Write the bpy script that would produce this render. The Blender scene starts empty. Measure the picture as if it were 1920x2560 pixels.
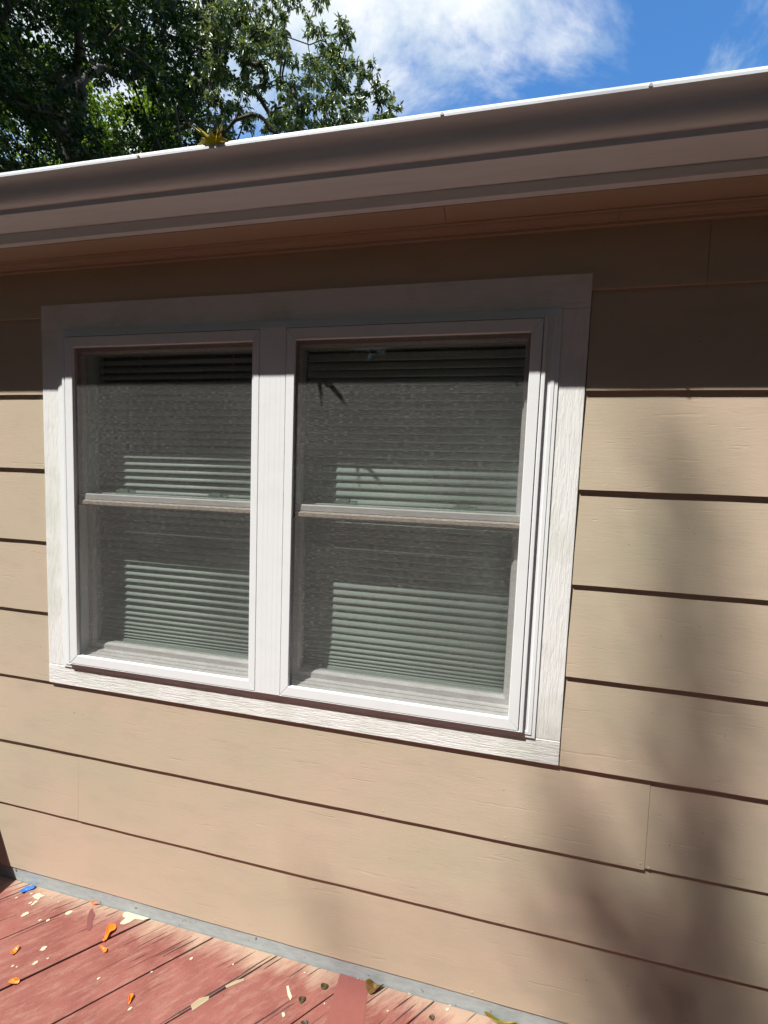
import bpy, bmesh, math, random
import numpy as np
from mathutils import Vector, Matrix, Euler

random.seed(7)
rng = np.random.default_rng(11)
S = bpy.context.scene
C = S.collection

# ---------------------------------------------------------------- camera
CAM = Vector((0.0, -1.0934, 1.4221))
def camera():
    pitch, yaw, roll, f = -0.0756422, -0.2101579, 0.0366776, 1069.44
    fwd = Vector((math.sin(yaw)*math.cos(pitch), math.cos(yaw)*math.cos(pitch), math.sin(pitch)))
    right = Vector((math.cos(yaw), -math.sin(yaw), 0)); up = right.cross(fwd)
    r = math.cos(roll)*right + math.sin(roll)*up; u = -math.sin(roll)*right + math.cos(roll)*up
    cd = bpy.data.cameras.new('camera'); co = bpy.data.objects.new('camera', cd); C.objects.link(co)
    M = Matrix((r, u, -fwd)).transposed().to_4x4(); M.translation = CAM
    co.matrix_world = M
    cd.sensor_fit = 'HORIZONTAL'; cd.sensor_width = 36; cd.lens = 36*f/1920
    cd.clip_start = .02; cd.clip_end = 3000
    S.camera = co
camera()
S.render.resolution_x = 768; S.render.resolution_y = 1024

# ---------------------------------------------------------------- light
SUN = Vector((-0.87, -1.0, 2.19)).normalized()       # direction towards the sun
el = math.asin(SUN.z); az = math.atan2(SUN.x, SUN.y)
EXPOSURE = .6
def world():
    w = bpy.data.worlds.new('World'); S.world = w; w.use_nodes = True
    nt = w.node_tree; nt.nodes.clear(); N = nt.nodes.new; L = nt.links.new
    out = N('ShaderNodeOutputWorld')
    sky = N('ShaderNodeTexSky'); sky.sky_type = 'NISHITA'; sky.sun_disc = False
    sky.sun_elevation = el; sky.sun_rotation = az; sky.altitude = 100; sky.air_density = 1.0; sky.dust_density = .3; sky.ozone_density = 3.0
    hs = N('ShaderNodeHueSaturation'); hs.inputs['Saturation'].default_value = 1.24; hs.inputs['Value'].default_value = 1.1
    L(sky.outputs[0], hs.inputs['Color'])
    bg = N('ShaderNodeBackground'); bg.inputs[1].default_value = .15; L(hs.outputs[0], bg.inputs[0])
    # clouds: direction projected on a high plane
    tc = N('ShaderNodeTexCoord'); sep = N('ShaderNodeSeparateXYZ'); L(tc.outputs['Generated'], sep.inputs[0])
    mx = N('ShaderNodeMath'); mx.operation = 'MAXIMUM'; mx.inputs[1].default_value = .06; L(sep.outputs[2], mx.inputs[0])
    dx = N('ShaderNodeMath'); dx.operation = 'DIVIDE'; L(sep.outputs[0], dx.inputs[0]); L(mx.outputs[0], dx.inputs[1])
    dy = N('ShaderNodeMath'); dy.operation = 'DIVIDE'; L(sep.outputs[1], dy.inputs[0]); L(mx.outputs[0], dy.inputs[1])
    cmb = N('ShaderNodeCombineXYZ'); L(dx.outputs[0], cmb.inputs[0]); L(dy.outputs[0], cmb.inputs[1])
    mp = N('ShaderNodeMapping'); mp.inputs['Location'].default_value = (0.0, 19.28, 2.71); mp.inputs['Scale'].default_value = (1.0, 1.0, 1)
    L(cmb.outputs[0], mp.inputs[0])
    n1 = N('ShaderNodeTexNoise'); n1.inputs['Scale'].default_value = 1.35; n1.inputs['Detail'].default_value = 9; n1.inputs['Roughness'].default_value = .62; n1.inputs['Distortion'].default_value = .5
    L(mp.outputs[0], n1.inputs['Vector'])
    cr = N('ShaderNodeValToRGB'); cr.color_ramp.elements[0].position = .445; cr.color_ramp.elements[1].position = .625; cr.color_ramp.interpolation = 'EASE'
    L(n1.outputs[0], cr.inputs[0])
    n2 = N('ShaderNodeTexNoise'); n2.inputs['Scale'].default_value = 4.2; n2.inputs['Detail'].default_value = 6; n2.inputs['Roughness'].default_value = .55
    L(mp.outputs[0], n2.inputs['Vector'])
    cc = N('ShaderNodeValToRGB'); cc.color_ramp.elements[0].position = .36; cc.color_ramp.elements[0].color = (.52, .65, .76, 1)
    cc.color_ramp.elements[1].position = .66; cc.color_ramp.elements[1].color = (1, 1, 1, 1)
    L(n2.outputs[0], cc.inputs[0])
    bgc = N('ShaderNodeBackground'); bgc.inputs[1].default_value = .76; L(cc.outputs[0], bgc.inputs[0])
    mix = N('ShaderNodeMixShader'); L(cr.outputs[0], mix.inputs[0]); L(bg.outputs[0], mix.inputs[1]); L(bgc.outputs[0], mix.inputs[2])
    L(mix.outputs[0], out.inputs[0])
world()
sd = bpy.data.lights.new('sun', 'SUN'); sd.energy = 5.0; sd.angle = math.radians(.53); sd.color = (1, .965, .91)
so = bpy.data.objects.new('sun', sd); C.objects.link(so); so.rotation_euler = SUN.to_track_quat('Z', 'Y').to_euler(); so.location = (-8, -9, 20)
S.view_settings.view_transform = 'Standard'; S.view_settings.look = 'None'; S.view_settings.gamma = 1; S.view_settings.exposure = EXPOSURE
S.render.engine = 'CYCLES'
S.cycles.max_bounces = 6; S.cycles.transparent_max_bounces = 16; S.cycles.diffuse_bounces = 4; S.cycles.glossy_bounces = 3

# ---------------------------------------------------------------- materials
class Mat:
    def __init__(s, name):
        s.m = bpy.data.materials.new(name); s.m.use_nodes = True
        s.nt = s.m.node_tree; s.nt.nodes.clear()
        s.out = s.n('ShaderNodeOutputMaterial')
    def n(s, t, **kw):
        x = s.nt.nodes.new(t)
        for k, v in kw.items(): setattr(x, k, v)
        return x
    def l(s, a, b): s.nt.links.new(a, b)
    def coord(s, scale, rot=(0,0,0), loc=(0,0,0), src='Object'):
        tc = s.n('ShaderNodeTexCoord'); mp = s.n('ShaderNodeMapping')
        mp.inputs['Scale'].default_value = scale; mp.inputs['Rotation'].default_value = rot; mp.inputs['Location'].default_value = loc
        if any(rot):
            m0 = s.n('ShaderNodeMapping'); m0.inputs['Rotation'].default_value = rot; s.l(tc.outputs[src], m0.inputs[0])
            mp.inputs['Rotation'].default_value = (0,0,0); s.l(m0.outputs[0], mp.inputs[0])
        else: s.l(tc.outputs[src], mp.inputs[0])
        return mp.outputs[0]
    def noise(s, vec, scale=1., detail=4., rough=.55, dist=0.):
        x = s.n('ShaderNodeTexNoise'); x.inputs['Scale'].default_value = scale; x.inputs['Detail'].default_value = detail
        x.inputs['Roughness'].default_value = rough; x.inputs['Distortion'].default_value = dist; s.l(vec, x.inputs['Vector']); return x.outputs[0]
    def ramp(s, fac, stops):
        r = s.n('ShaderNodeValToRGB'); e = r.color_ramp.elements
        while len(e) < len(stops): e.new(.5)
        for i, (p, c) in enumerate(stops):
            e[i].position = p; e[i].color = (c if isinstance(c, tuple) else (c, c, c)) + (1,)
        s.l(fac, r.inputs[0]); return r.outputs[0]
    def mixc(s, fac, a, b, mode='MIX'):
        x = s.n('ShaderNodeMix', data_type='RGBA', blend_type=mode)
        for v, i in ((fac, x.inputs[0]), (a, x.inputs[6]), (b, x.inputs[7])):
            if hasattr(v, 'is_linked') or hasattr(v, 'links'): s.l(v, i)
            elif isinstance(v, (int, float)): i.default_value = v
            else: i.default_value = tuple(v) + (1,)
        return x.outputs[2]
    def math(s, op, a, b=0.):
        x = s.n('ShaderNodeMath', operation=op)
        for v, i in ((a, x.inputs[0]), (b, x.inputs[1])):
            if isinstance(v, (int, float)): i.default_value = v
            else: s.l(v, i)
        return x.outputs[0]
    def bump(s, h, strength=.5, dist=.001, normal=None):
        b = s.n('ShaderNodeBump'); b.inputs['Strength'].default_value = strength; b.inputs['Distance'].default_value = dist; s.l(h, b.inputs['Height'])
        if normal: s.l(normal, b.inputs['Normal'])
        return b.outputs[0]
    def pbr(s, col, rough=.5, normal=None, spec=.5, metal=0.):
        p = s.n('ShaderNodeBsdfPrincipled')
        for v, k in ((col, 'Base Color'), (rough, 'Roughness')):
            if isinstance(v, (int, float)): p.inputs[k].default_value = v
            elif isinstance(v, tuple): p.inputs[k].default_value = v + (1,)
            else: s.l(v, p.inputs[k])
        p.inputs['Specular IOR Level'].default_value = spec; p.inputs['Metallic'].default_value = metal
        if normal: s.l(normal, p.inputs['Normal'])
        s.l(p.outputs[0], s.out.inputs[0]); return s.m

M = {}
def mats():
    # tan painted lap siding
    a = Mat('siding_paint')
    big = a.noise(a.coord((1.3, 1, 2.2)), 1.6, 3)
    fine = a.noise(a.coord((60, 60, 60)), 6, 3)
    grime = a.noise(a.coord((3, 3, 9), loc=(4, 1, 2)), 2.2, 6, .62)
    c = a.mixc(a.ramp(big, [(.35, 0.), (.65, 1.)]), (.53, .460, .335), (.60, .472, .358))
    c = a.mixc(a.ramp(grime, [(.50, 0.), (.75, .26)]), c, (.36, .32, .25))
    c = a.mixc(a.ramp(fine, [(.35, .10), (.6, 0.)]), c, (.40, .31, .21))
    speck = a.noise(a.coord((1, 1, 1), loc=(7, 3, 1)), 120, 0)
    c = a.mixc(a.ramp(speck, [(.90, 0.), (.92, .6)]), c, (.10, .075, .05))
    gr = a.noise(a.coord((9, 9, 95)), 2.4, 6, .62, .4)
    crk = a.noise(a.coord((3.2, 3.2, 60), loc=(1, 0, 3)), 1.9, 3, .5, .7)
    crack = a.ramp(crk, [(.30, 0.), (.335, 1.)])
    n = a.bump(gr, .30, .0012); n = a.bump(crack, .30, .0012, n); n = a.bump(fine, .3, .0005, n)
    M['siding'] = a.pbr(c, .55, n, .35)
    # the same paint on soffit and moulding
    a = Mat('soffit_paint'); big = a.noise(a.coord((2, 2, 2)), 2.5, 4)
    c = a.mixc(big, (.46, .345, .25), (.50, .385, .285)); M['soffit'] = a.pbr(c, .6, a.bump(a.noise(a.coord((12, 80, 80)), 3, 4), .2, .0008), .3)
    # cream coil-coated gutter
    a = Mat('gutter_enamel'); big = a.noise(a.coord((3, 30, 30)), 2, 5, .6)
    c = a.mixc(a.ramp(big, [(.4, 0.), (.75, .35)]), (.80, .85, .88), (.64, .66, .66)); M['gutter'] = a.pbr(c, .42, a.bump(a.noise(a.coord((14, 14, 14)), 1.5, 2), .12, .002), .5)
    # white vinyl
    a = Mat('white_vinyl'); d = a.noise(a.coord((5, 5, 5)), 3, 6, .65)
    c = a.mixc(a.ramp(d, [(.5, 0.), (.85, .25)]), (.86, .88, .885), (.66, .66, .63)); M['vinyl'] = a.pbr(c, .4, a.bump(a.noise(a.coord((40, 40, 40)), 2, 2), .05, .001), .45)
    # sashes are dusty
    a = Mat('dusty_vinyl'); d = a.noise(a.coord((7, 20, 40)), 3, 6, .7)
    c = a.mixc(a.ramp(d, [(.35, 0.), (.7, .7)]), (.78, .78, .76), (.54, .52, .47)); M['dusty'] = a.pbr(c, .5, None, .4)
    a = Mat('weathered_rail'); d = a.noise(a.coord((30, 60, 120)), 3, 6, .7)
    c = a.mixc(a.ramp(d, [(.4, 0.), (.65, .9)]), (.68, .62, .54), (.36, .27, .20)); M['rail_lip'] = a.pbr(c, .7, a.bump(d, .4, .001), .3)
    # embossed white trim, grain along X or Z
    for nm, sc in (('trim_x', (13, 170, 170)), ('trim_z', (170, 170, 13))):
        a = Mat('embossed_white_' + nm); g = a.noise(a.coord(sc), 1.5, 5, .6, .55); h = a.ramp(g, [(.40, 0.), (.50, .75), (.60, 1.)])
        grime = a.noise(a.coord((5, 5, 5), loc=(2, 5, 1)), 1.3, 5, .6)
        c = a.mixc(a.ramp(grime, [(.46, 0.), (.62, .7)]), (.88, .88, .855), (.72, .735, .66))
        c = a.mixc(a.ramp(g, [(.34, .22), (.44, 0.)]), c, (.60, .59, .54))
        M[nm] = a.pbr(c, .55, a.bump(h, .4, .0017), .35)
    # galvanised flashing
    a = Mat('flashing_metal'); d = a.noise(a.coord((9, 9, 30)), 3, 6, .65)
    c = a.mixc(a.ramp(d, [(.4, 0.), (.7, 1.)]), (.42, .485, .49), (.33, .385, .39))
    sp = a.noise(a.coord((1, 1, 1)), 75, 2); c = a.mixc(a.ramp(sp, [(.70, 0.), (.74, .85)]), c, (.09, .06, .045))
    M['flashing'] = a.pbr(c, .5, None, .4)
    # red deck paint: grain runs along the plank (44 degrees from +Y)
    a = Mat('red_deck_paint'); R = (0, 0, math.radians(44))
    g = a.noise(a.coord((90, 5, 20), rot=R), 1.6, 6, .65, .25); fade = a.noise(a.coord((4, 4, 4)), 1.6, 5, .6)
    fine = a.noise(a.coord((1, 1, 1)), 240, 3)
    c = a.mixc(a.ramp(fade, [(.35, 0.), (.68, 1.)]), (.195, .060, .048), (.285, .108, .086))
    wear = a.noise(a.coord((34, 7, 10), rot=R, loc=(5, 2, 0)), 1.8, 8, .7); c = a.mixc(a.ramp(wear, [(.48, 0.), (.66, .7)]), c, (.34, .18, .14))
    dirt = a.noise(a.coord((9, 9, 9), loc=(1, 8, 0)), 2.3, 8, .68); c = a.mixc(a.ramp(dirt, [(.55, 0.), (.75, .5)]), c, (.115, .05, .04))
    c = a.mixc(a.ramp(fine, [(.4, .22), (.65, 0.)]), c, (.13, .04, .033))
    # pale overspray and dust along the wall, ragged
    tc = a.n('ShaderNodeTexCoord'); sp = a.n('ShaderNodeSeparateXYZ'); a.l(tc.outputs['Object'], sp.inputs[0])
    rag = a.noise(a.coord((60, 11, 14), rot=R), 1.4, 8, .7); patch = a.noise(a.coord((3.1, .3, 1), loc=(.6, 0, 0)), 2.1, 3, .5)
    e1 = a.math('ADD', a.math('MULTIPLY', sp.outputs[1], 11.), a.math('MULTIPLY', a.math('SUBTRACT', rag, .5), 1.5))
    e1 = a.math('ADD', e1, a.math('MULTIPLY', a.math('SUBTRACT', patch, .5), 2.0))
    dust = a.ramp(a.math('ADD', e1, .78), [(.05, 0.), (.75, .72)])
    c = a.mixc(dust, c, (.44, .33, .235))
    split = a.noise(a.coord((150, 3.4, 20), rot=R, loc=(2, 0, 0)), 1.0, 3, .5, .12)
    nearw = a.ramp(a.math('ADD', a.math('MULTIPLY', sp.outputs[1], 3.2), 1.0), [(.25, .05), (.85, 1.)])
    spl = a.math('MULTIPLY', a.ramp(split, [(.315, 1.), (.335, 0.)]), nearw)
    c = a.mixc(spl, c, (.035, .016, .014))
    chip = a.noise(a.coord((1, 1, 1), loc=(3, 1, 0)), 95, 2); c = a.mixc(a.ramp(chip, [(.715, 0.), (.735, .7)]), c, (.07, .04, .03))
    n = a.bump(g, .5, .0016); n = a.bump(a.ramp(wear, [(.55, 1.), (.60, 0.)]), .35, .0010, n); n = a.bump(a.math('SUBTRACT', 1., spl), .8, .0025, n); n = a.bump(fine, .3, .0006, n)
    M['deck'] = a.pbr(c, .6, n, .35)
    a = Mat('fresh_red_paint'); c = a.mixc(a.noise(a.coord((30, 30, 30)), 2, 4), (.205, .062, .053), (.245, .082, .068)); M['fresh'] = a.pbr(c, .5, a.bump(a.noise(a.coord((200, 200, 200)), 1, 3), .3, .0006))
    a = Mat('maroon_paint'); M['maroon'] = a.pbr((.17, .05, .047), .5)
    a = Mat('cream_paint_drip'); c = a.mixc(a.noise(a.coord((50, 50, 50)), 2, 4), (.47, .42, .30), (.56, .51, .38)); M['cream'] = a.pbr(c, .5)
    a = Mat('bare_wood'); g = a.noise(a.coord((160, 12, 20), rot=(0, 0, math.radians(44))), 1.4, 5); c = a.mixc(g, (.24, .18, .11), (.42, .35, .23)); M['bare'] = a.pbr(c, .8, a.bump(g, .7, .002))
    a = Mat('joist_wood'); c = a.mixc(a.noise(a.coord((6, 6, 40)), 2, 4), (.16, .11, .07), (.24, .17, .11)); M['joist'] = a.pbr(c, .8)
    a = Mat('orange_latex'); M['orange'] = a.pbr((.88, .185, .012), .35)
    a = Mat('blue_latex'); M['blue'] = a.pbr((.028, .15, .56), .35)
    for nm, c0, c1 in (('leaf_brown', (.17, .085, .025), (.30, .17, .05)), ('leaf_yellow', (.21, .23, .03), (.40, .24, .05)), ('leaf_dark', (.06, .045, .02), (.13, .10, .035)), ('leaf_olive', (.30, .29, .025), (.46, .37, .06))):
        a = Mat(nm); g = a.noise(a.coord((60, 60, 60)), 1.5, 5, .6); col = a.mixc(a.ramp(g, [(.35, 0.), (.65, 1.)]), c0, c1)
        d = a.n('ShaderNodeBsdfPrincipled'); a.l(col, d.inputs['Base Color']); d.inputs['Roughness'].default_value = .45
        t = a.n('ShaderNodeBsdfTranslucent'); a.l(col, t.inputs[0]); mx = a.n('ShaderNodeMixShader'); mx.inputs[0].default_value = .35
        a.l(d.outputs[0], mx.inputs[1]); a.l(t.outputs[0], mx.inputs[2]); a.l(mx.outputs[0], a.out.inputs[0]); M[nm] = a.m
    # glass
    a = Mat('window_glass'); t = a.n('ShaderNodeBsdfTransparent'); t.inputs[0].default_value = (.945, .985, .965, 1)
    g = a.n('ShaderNodeBsdfGlossy'); g.inputs['Roughness'].default_value = .02; f = a.n('ShaderNodeFresnel'); gm = a.n('ShaderNodeNewGeometry'); a.l(a.math('SUBTRACT', 1.5, a.math('MULTIPLY', gm.outputs['Backfacing'], 1.5-1/1.5)), f.inputs[0])
    mx = a.n('ShaderNodeMixShader'); a.l(f.outputs[0], mx.inputs[0]); a.l(t.outputs[0], mx.inputs[1]); a.l(g.outputs[0], mx.inputs[2]); a.l(mx.outputs[0], a.out.inputs[0]); M['glass'] = a.m
    # fibreglass insect screen: open weave, short horizontal sun glints painted into the thread colour
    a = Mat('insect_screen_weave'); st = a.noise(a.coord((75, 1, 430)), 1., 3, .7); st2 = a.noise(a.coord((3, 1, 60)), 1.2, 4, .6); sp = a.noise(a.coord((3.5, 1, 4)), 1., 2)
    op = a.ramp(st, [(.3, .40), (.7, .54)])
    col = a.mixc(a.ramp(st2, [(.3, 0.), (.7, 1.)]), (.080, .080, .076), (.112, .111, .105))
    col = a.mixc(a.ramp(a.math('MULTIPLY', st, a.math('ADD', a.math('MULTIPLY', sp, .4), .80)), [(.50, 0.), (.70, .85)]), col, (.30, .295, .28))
    d = a.n('ShaderNodeBsdfPrincipled'); a.l(col, d.inputs['Base Color']); d.inputs['Roughness'].default_value = .45; d.inputs['Specular IOR Level'].default_value = .2
    t = a.n('ShaderNodeBsdfTransparent'); mx = a.n('ShaderNodeMixShader'); a.l(op, mx.inputs[0]); a.l(t.outputs[0], mx.inputs[1]); a.l(d.outputs[0], mx.inputs[2]); a.l(mx.outputs[0], a.out.inputs[0]); M['screen'] = a.m
    a = Mat('blind_slat_paint'); M['slat'] = a.pbr((.76, .80, .76), .5)
    a = Mat('lock_grey'); M['lock'] = a.pbr((.34, .40, .36), .45)
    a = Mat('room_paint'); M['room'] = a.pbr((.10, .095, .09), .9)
    a = Mat('roof_shingle'); c = a.mixc(a.noise(a.coord((25, 25, 25)), 3, 4), (.05, .047, .044), (.10, .095, .09)); M['roof'] = a.pbr(c, .95)
    a = Mat('gutter_guard_mesh'); c = a.mixc(a.noise(a.coord((220, 220, 220)), 1, 2), (.02, .02, .022), (.08, .075, .07)); M['guard'] = a.pbr(c, .7)
    a = Mat('screw_steel'); M['screw'] = a.pbr((.55, .54, .51), .4)
    a = Mat('gap_dark'); M['dark'] = a.pbr((.03, .027, .024), .9)
    a = Mat('box_resin'); M['box'] = a.pbr((.10, .085, .07), .6, a.bump(a.noise(a.coord((8, 90, 90)), 2, 4), .3, .002))
    a = Mat('lawn_soil'); c = a.mixc(a.noise(a.coord((1, 1, 1)), .8, 6, .65), (.045, .075, .022), (.085, .12, .035)); M['ground'] = a.pbr(c, .95, a.bump(a.noise(a.coord((1, 1, 1)), 30, 4), .8, .03))
    a = Mat('bark'); g = a.noise(a.coord((9, 9, 1.6)), 2, 6, .65, .4); c = a.mixc(g, (.045, .036, .028), (.15, .125, .10)); M['bark'] = a.pbr(c, .9, a.bump(g, .8, .03))
    def foliage(nm, c0, c1, c2, tr, gl):
        a = Mat(nm); geo = a.n('ShaderNodeNewGeometry'); rnd = geo.outputs['Random Per Island']
        col = a.ramp(rnd, [(0., c0), (.6, c1), (1., c2)])
        d = a.n('ShaderNodeBsdfDiffuse'); a.l(col, d.inputs[0]); t = a.n('ShaderNodeBsdfTranslucent')
        a.l(a.mixc(.5, col, (c2[0]*1.5, c2[1]*1.35, c2[2]*.5)), t.inputs[0])
        mx = a.n('ShaderNodeMixShader'); mx.inputs[0].default_value = tr; a.l(d.outputs[0], mx.inputs[1]); a.l(t.outputs[0], mx.inputs[2])
        g = a.n('ShaderNodeBsdfGlossy'); g.inputs['Roughness'].default_value = .38; g.inputs[0].default_value = (.9, 1, .95, 1)
        m2 = a.n('ShaderNodeMixShader'); m2.inputs[0].default_value = gl; a.l(mx.outputs[0], m2.inputs[1]); a.l(g.outputs[0], m2.inputs[2]); a.l(m2.outputs[0], a.out.inputs[0]); M[nm] = a.m
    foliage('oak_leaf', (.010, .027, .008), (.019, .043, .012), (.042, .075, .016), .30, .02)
    foliage('hickory_leaf', (.07, .115, .036), (.11, .165, .05), (.17, .22, .065), .40, .08)
    foliage('sunny_leaf', (.08, .15, .015), (.12, .20, .02), (.17, .25, .025), .5, .03)
mats()

# ---------------------------------------------------------------- helpers
def link(name, me, mat, parent=None, smooth=False):
    o = bpy.data.objects.new(name, me); C.objects.link(o)
    if mat: me.materials.append(M[mat] if isinstance(mat, str) else mat)
    if parent: o.parent = parent
    if smooth: me.polygons.foreach_set('use_smooth', [True]*len(me.polygons))
    return o
def mesh(vs, fs, name='mesh'):
    me = bpy.data.meshes.new(name); me.from_pydata([tuple(v) for v in vs], [], fs)
    bm = bmesh.new(); bm.from_mesh(me); bmesh.ops.recalc_face_normals(bm, faces=bm.faces); bm.to_mesh(me); bm.free()
    return me
def bevel(o, w=.0012, seg=2):
    b = o.modifiers.new('bevel', 'BEVEL'); b.width = w; b.segments = seg; b.limit_method = 'ANGLE'; b.angle_limit = math.radians(35); return o
def boxm(x0, x1, y0, y1, z0, z1):
    v = [(x, y, z) for x in (x0, x1) for y in (y0, y1) for z in (z0, z1)]
    return mesh(v, [(0,1,3,2), (4,6,7,5), (0,4,5,1), (2,3,7,6), (0,2,6,4), (1,5,7,3)])
def box(name, b, mat, parent=None, bev=0):
    o = link(name, boxm(*b), mat, parent)
    if bev: bevel(o, bev)
    return o
def prism_x(prof, x0, x1, step=None, jit=None):
    """closed (y,z) profile along X; jit(x, i) -> (dy, dz)"""
    n = max(1, int(round((x1-x0)/step))) if step else 1
    vs = []; k = len(prof)
    for i in range(n+1):
        x = x0 + (x1-x0)*i/n
        for j, (y, z) in enumerate(prof):
            dy, dz = jit(x, j) if jit else (0, 0)
            vs.append((x, y+dy, z+dz))
    fs = [(i*k+j, i*k+(j+1) % k, (i+1)*k+(j+1) % k, (i+1)*k+j) for i in range(n) for j in range(k)]
    fs += [tuple(range(k)), tuple(n*k+j for j in range(k))]
    return mesh(vs, fs)
def rect_loops(loops):
    """loops: [(x0,x1,z0,z1,y)...] joined into a closed mitred ring"""
    vs = []
    for x0, x1, z0, z1, y in loops: vs += [(x0, y, z0), (x1, y, z0), (x1, y, z1), (x0, y, z1)]
    n = len(loops); fs = []
    for i in range(n):
        a, b = i*4, ((i+1) % n)*4
        for j in range(4): k = (j+1) % 4; fs.append((a+j, a+k, b+k, b+j))
    return mesh(vs, fs)
def mitred_rails(outer, inner, y0, y1, gap=.0004, lip=.002):
    """four mitred rails between two rectangles"""
    X0, X1, Z0, Z1 = outer; a0, a1, b0, b1 = inner
    O = [(X0, Z0), (X1, Z0), (X1, Z1), (X0, Z1)]; I = [(a0, b0), (a1, b0), (a1, b1), (a0, b1)]
    vs = []; fs = []
    for j in range(4):
        k = (j+1) % 4; d = Vector((O[k][0]-O[j][0], O[k][1]-O[j][1])).normalized()*gap
        q = [(O[j][0]+d.x, O[j][1]+d.y), (O[k][0]-d.x, O[k][1]-d.y), (I[k][0]-d.x, I[k][1]-d.y), (I[j][0]+d.x, I[j][1]+d.y)]
        b = len(vs); vs += [(x, y0, z) for x, z in q] + [(x, y1, z) for x, z in q]
        fs += [(b, b+1, b+2, b+3), (b+7, b+6, b+5, b+4)] + [(b+i, b+4+i, b+4+(i+1) % 4, b+(i+1) % 4) for i in range(4)]
    return mesh(vs, fs)
def tag(o, label, cat, group=None, kind=None):
    if label: o['label'] = label
    if cat: o['category'] = cat
    if group: o['group'] = group
    if kind: o['kind'] = kind
    return o
def empty(name, loc=(0, 0, 0)):
    o = bpy.data.objects.new(name, None); C.objects.link(o); o.location = loc; o.empty_display_size = .2; return o
def wob(seed, amp, fr=1.):
    ph = [random.Random(seed*31+i).uniform(0, 6.28) for i in range(5)]; ff = [2.3, 5.1, 11.7, 23., 41.]; am = [1, .7, .5, .45, .35]
    return lambda x: amp*sum(a*math.sin(f*fr*x+p) for a, f, p in zip(am, ff, ph))/2.

# ---------------------------------------------------------------- ground
def ground():
    n = 60; vs = []; fs = []
    def r(i): return math.copysign(abs(i)**2.6, i)*900
    for i in range(n+1):
        for j in range(n+1):
            x = r(2*i/n-1); y = r(2*j/n-1); vs.append((x, y, -.62 + .05*math.sin(x*.7)*math.cos(y*.5)))
    for i in range(n):
        for j in range(n): fs.append((i*(n+1)+j, (i+1)*(n+1)+j, (i+1)*(n+1)+j+1, i*(n+1)+j+1))
    o = link('lawn', mesh(vs, fs), 'ground'); tag(o, 'green lawn around the deck and house', None, kind='structure')
ground()

# ---------------------------------------------------------------- house
ROW = .2283; Z0 = 1.8727; SY = -.008                                     # butt line of the frieze row
zk = lambda k: Z0 - ROW*k
HX0, HX1 = -5.4, 4.6
TX0, TX1, TZ0, TZ1 = -1.316, .2346, .730, 1.908           # outer edge of the window trim
house = tag(empty('house'), 'tan lap-sided house with a white double window under a shallow eave and gutter', 'house')

def siding():
    T = .0072
    def board(name, x0, x1, zb, ztop, seed, dz=0., dy=0.):
        h = ztop-zb
        w1 = wob(seed, .0009); w2 = wob(seed+50, .0006)
        prof = [(SY, zb), (SY+T*h/ROW, ztop), (SY+T*h/ROW+.0068, ztop), (SY+.0066, zb)]
        def jit(x, j):
            return (w2(x)+dy if j in (0,) else dy, w1(x)+dz if j in (0, 3) else 0)
        return link(name, prism_x(prof, x0, x1, .05, jit), 'siding', house)
    lap = .016; rows = {}
    for k in range(1, 9):
        zb = zk(k); zt = zk(k-1)+lap
        if k <= 5:
            rows[k] = [board('siding_board', HX0, TX0-.0015, zb, zt, k), board('siding_board', TX1+.0025, HX1, zb, zt, k+20)]
        elif k == 6: rows[k] = [board('siding_board', HX0, .4445, zb, zt, k), board('siding_board', .4457, HX1, zb, zt, k+20, dz=.0042, dy=.001)]
        elif k == 7: rows[k] = [board('siding_board', HX0, -1.2162, zb, zt, k, dy=.0007), board('siding_board', -1.2152, HX1, zb, zt, k+20)]
        else: rows[k] = [board('siding_board', HX0, HX1, zb, zt, k)]
    f = board('frieze_board', HX0, .4646, zk(0), 2.026, 40); g = board('frieze_board', .4660, HX1, zk(0), 2.026, 41, dy=.0006)
    # nail heads under paint
    bm = bmesh.new(); bmesh.ops.create_uvsphere(bm, u_segments=8, v_segments=5, radius=.0036); me = bpy.data.meshes.new('nail_head'); bm.to_mesh(me); bm.free()
    me.materials.append(M['siding']); me.polygons.foreach_set('use_smooth', [True]*len(me.polygons))
    def nails(k, pts):
        for x, z in pts:
            b = rows[k][0]
            for q in rows[k]:
                if min(v.co.x for v in q.data.vertices)-.01 <= x <= max(v.co.x for v in q.data.vertices)+.01: b = q
            o = bpy.data.objects.new('nail_head', me); C.objects.link(o); o.parent = b; o.location = (x*.9927, SY+T*(1.422+(z-1.422)*.9927-zk(k))/ROW+.0006, 1.422+(z-1.422)*.9927); o.scale = (1, .32, 1)
    nails(6, [(-1.235, .508), (-.905, .509), (-.561, .510), (-.204, .513), (.119, .506), (.438, .511), (.4585, .503)])
    nails(7, [(-.543, .282), (-.206, .285), (.128, .272), (.452, .278)])
    nails(8, [(-1.175, .050), (-.718, .047), (-.345, .046), (.06, .047)])
    nails(1, [(-1.41, 1.66)]); nails(2, [(.30, 1.428)]); 
siding()

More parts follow.
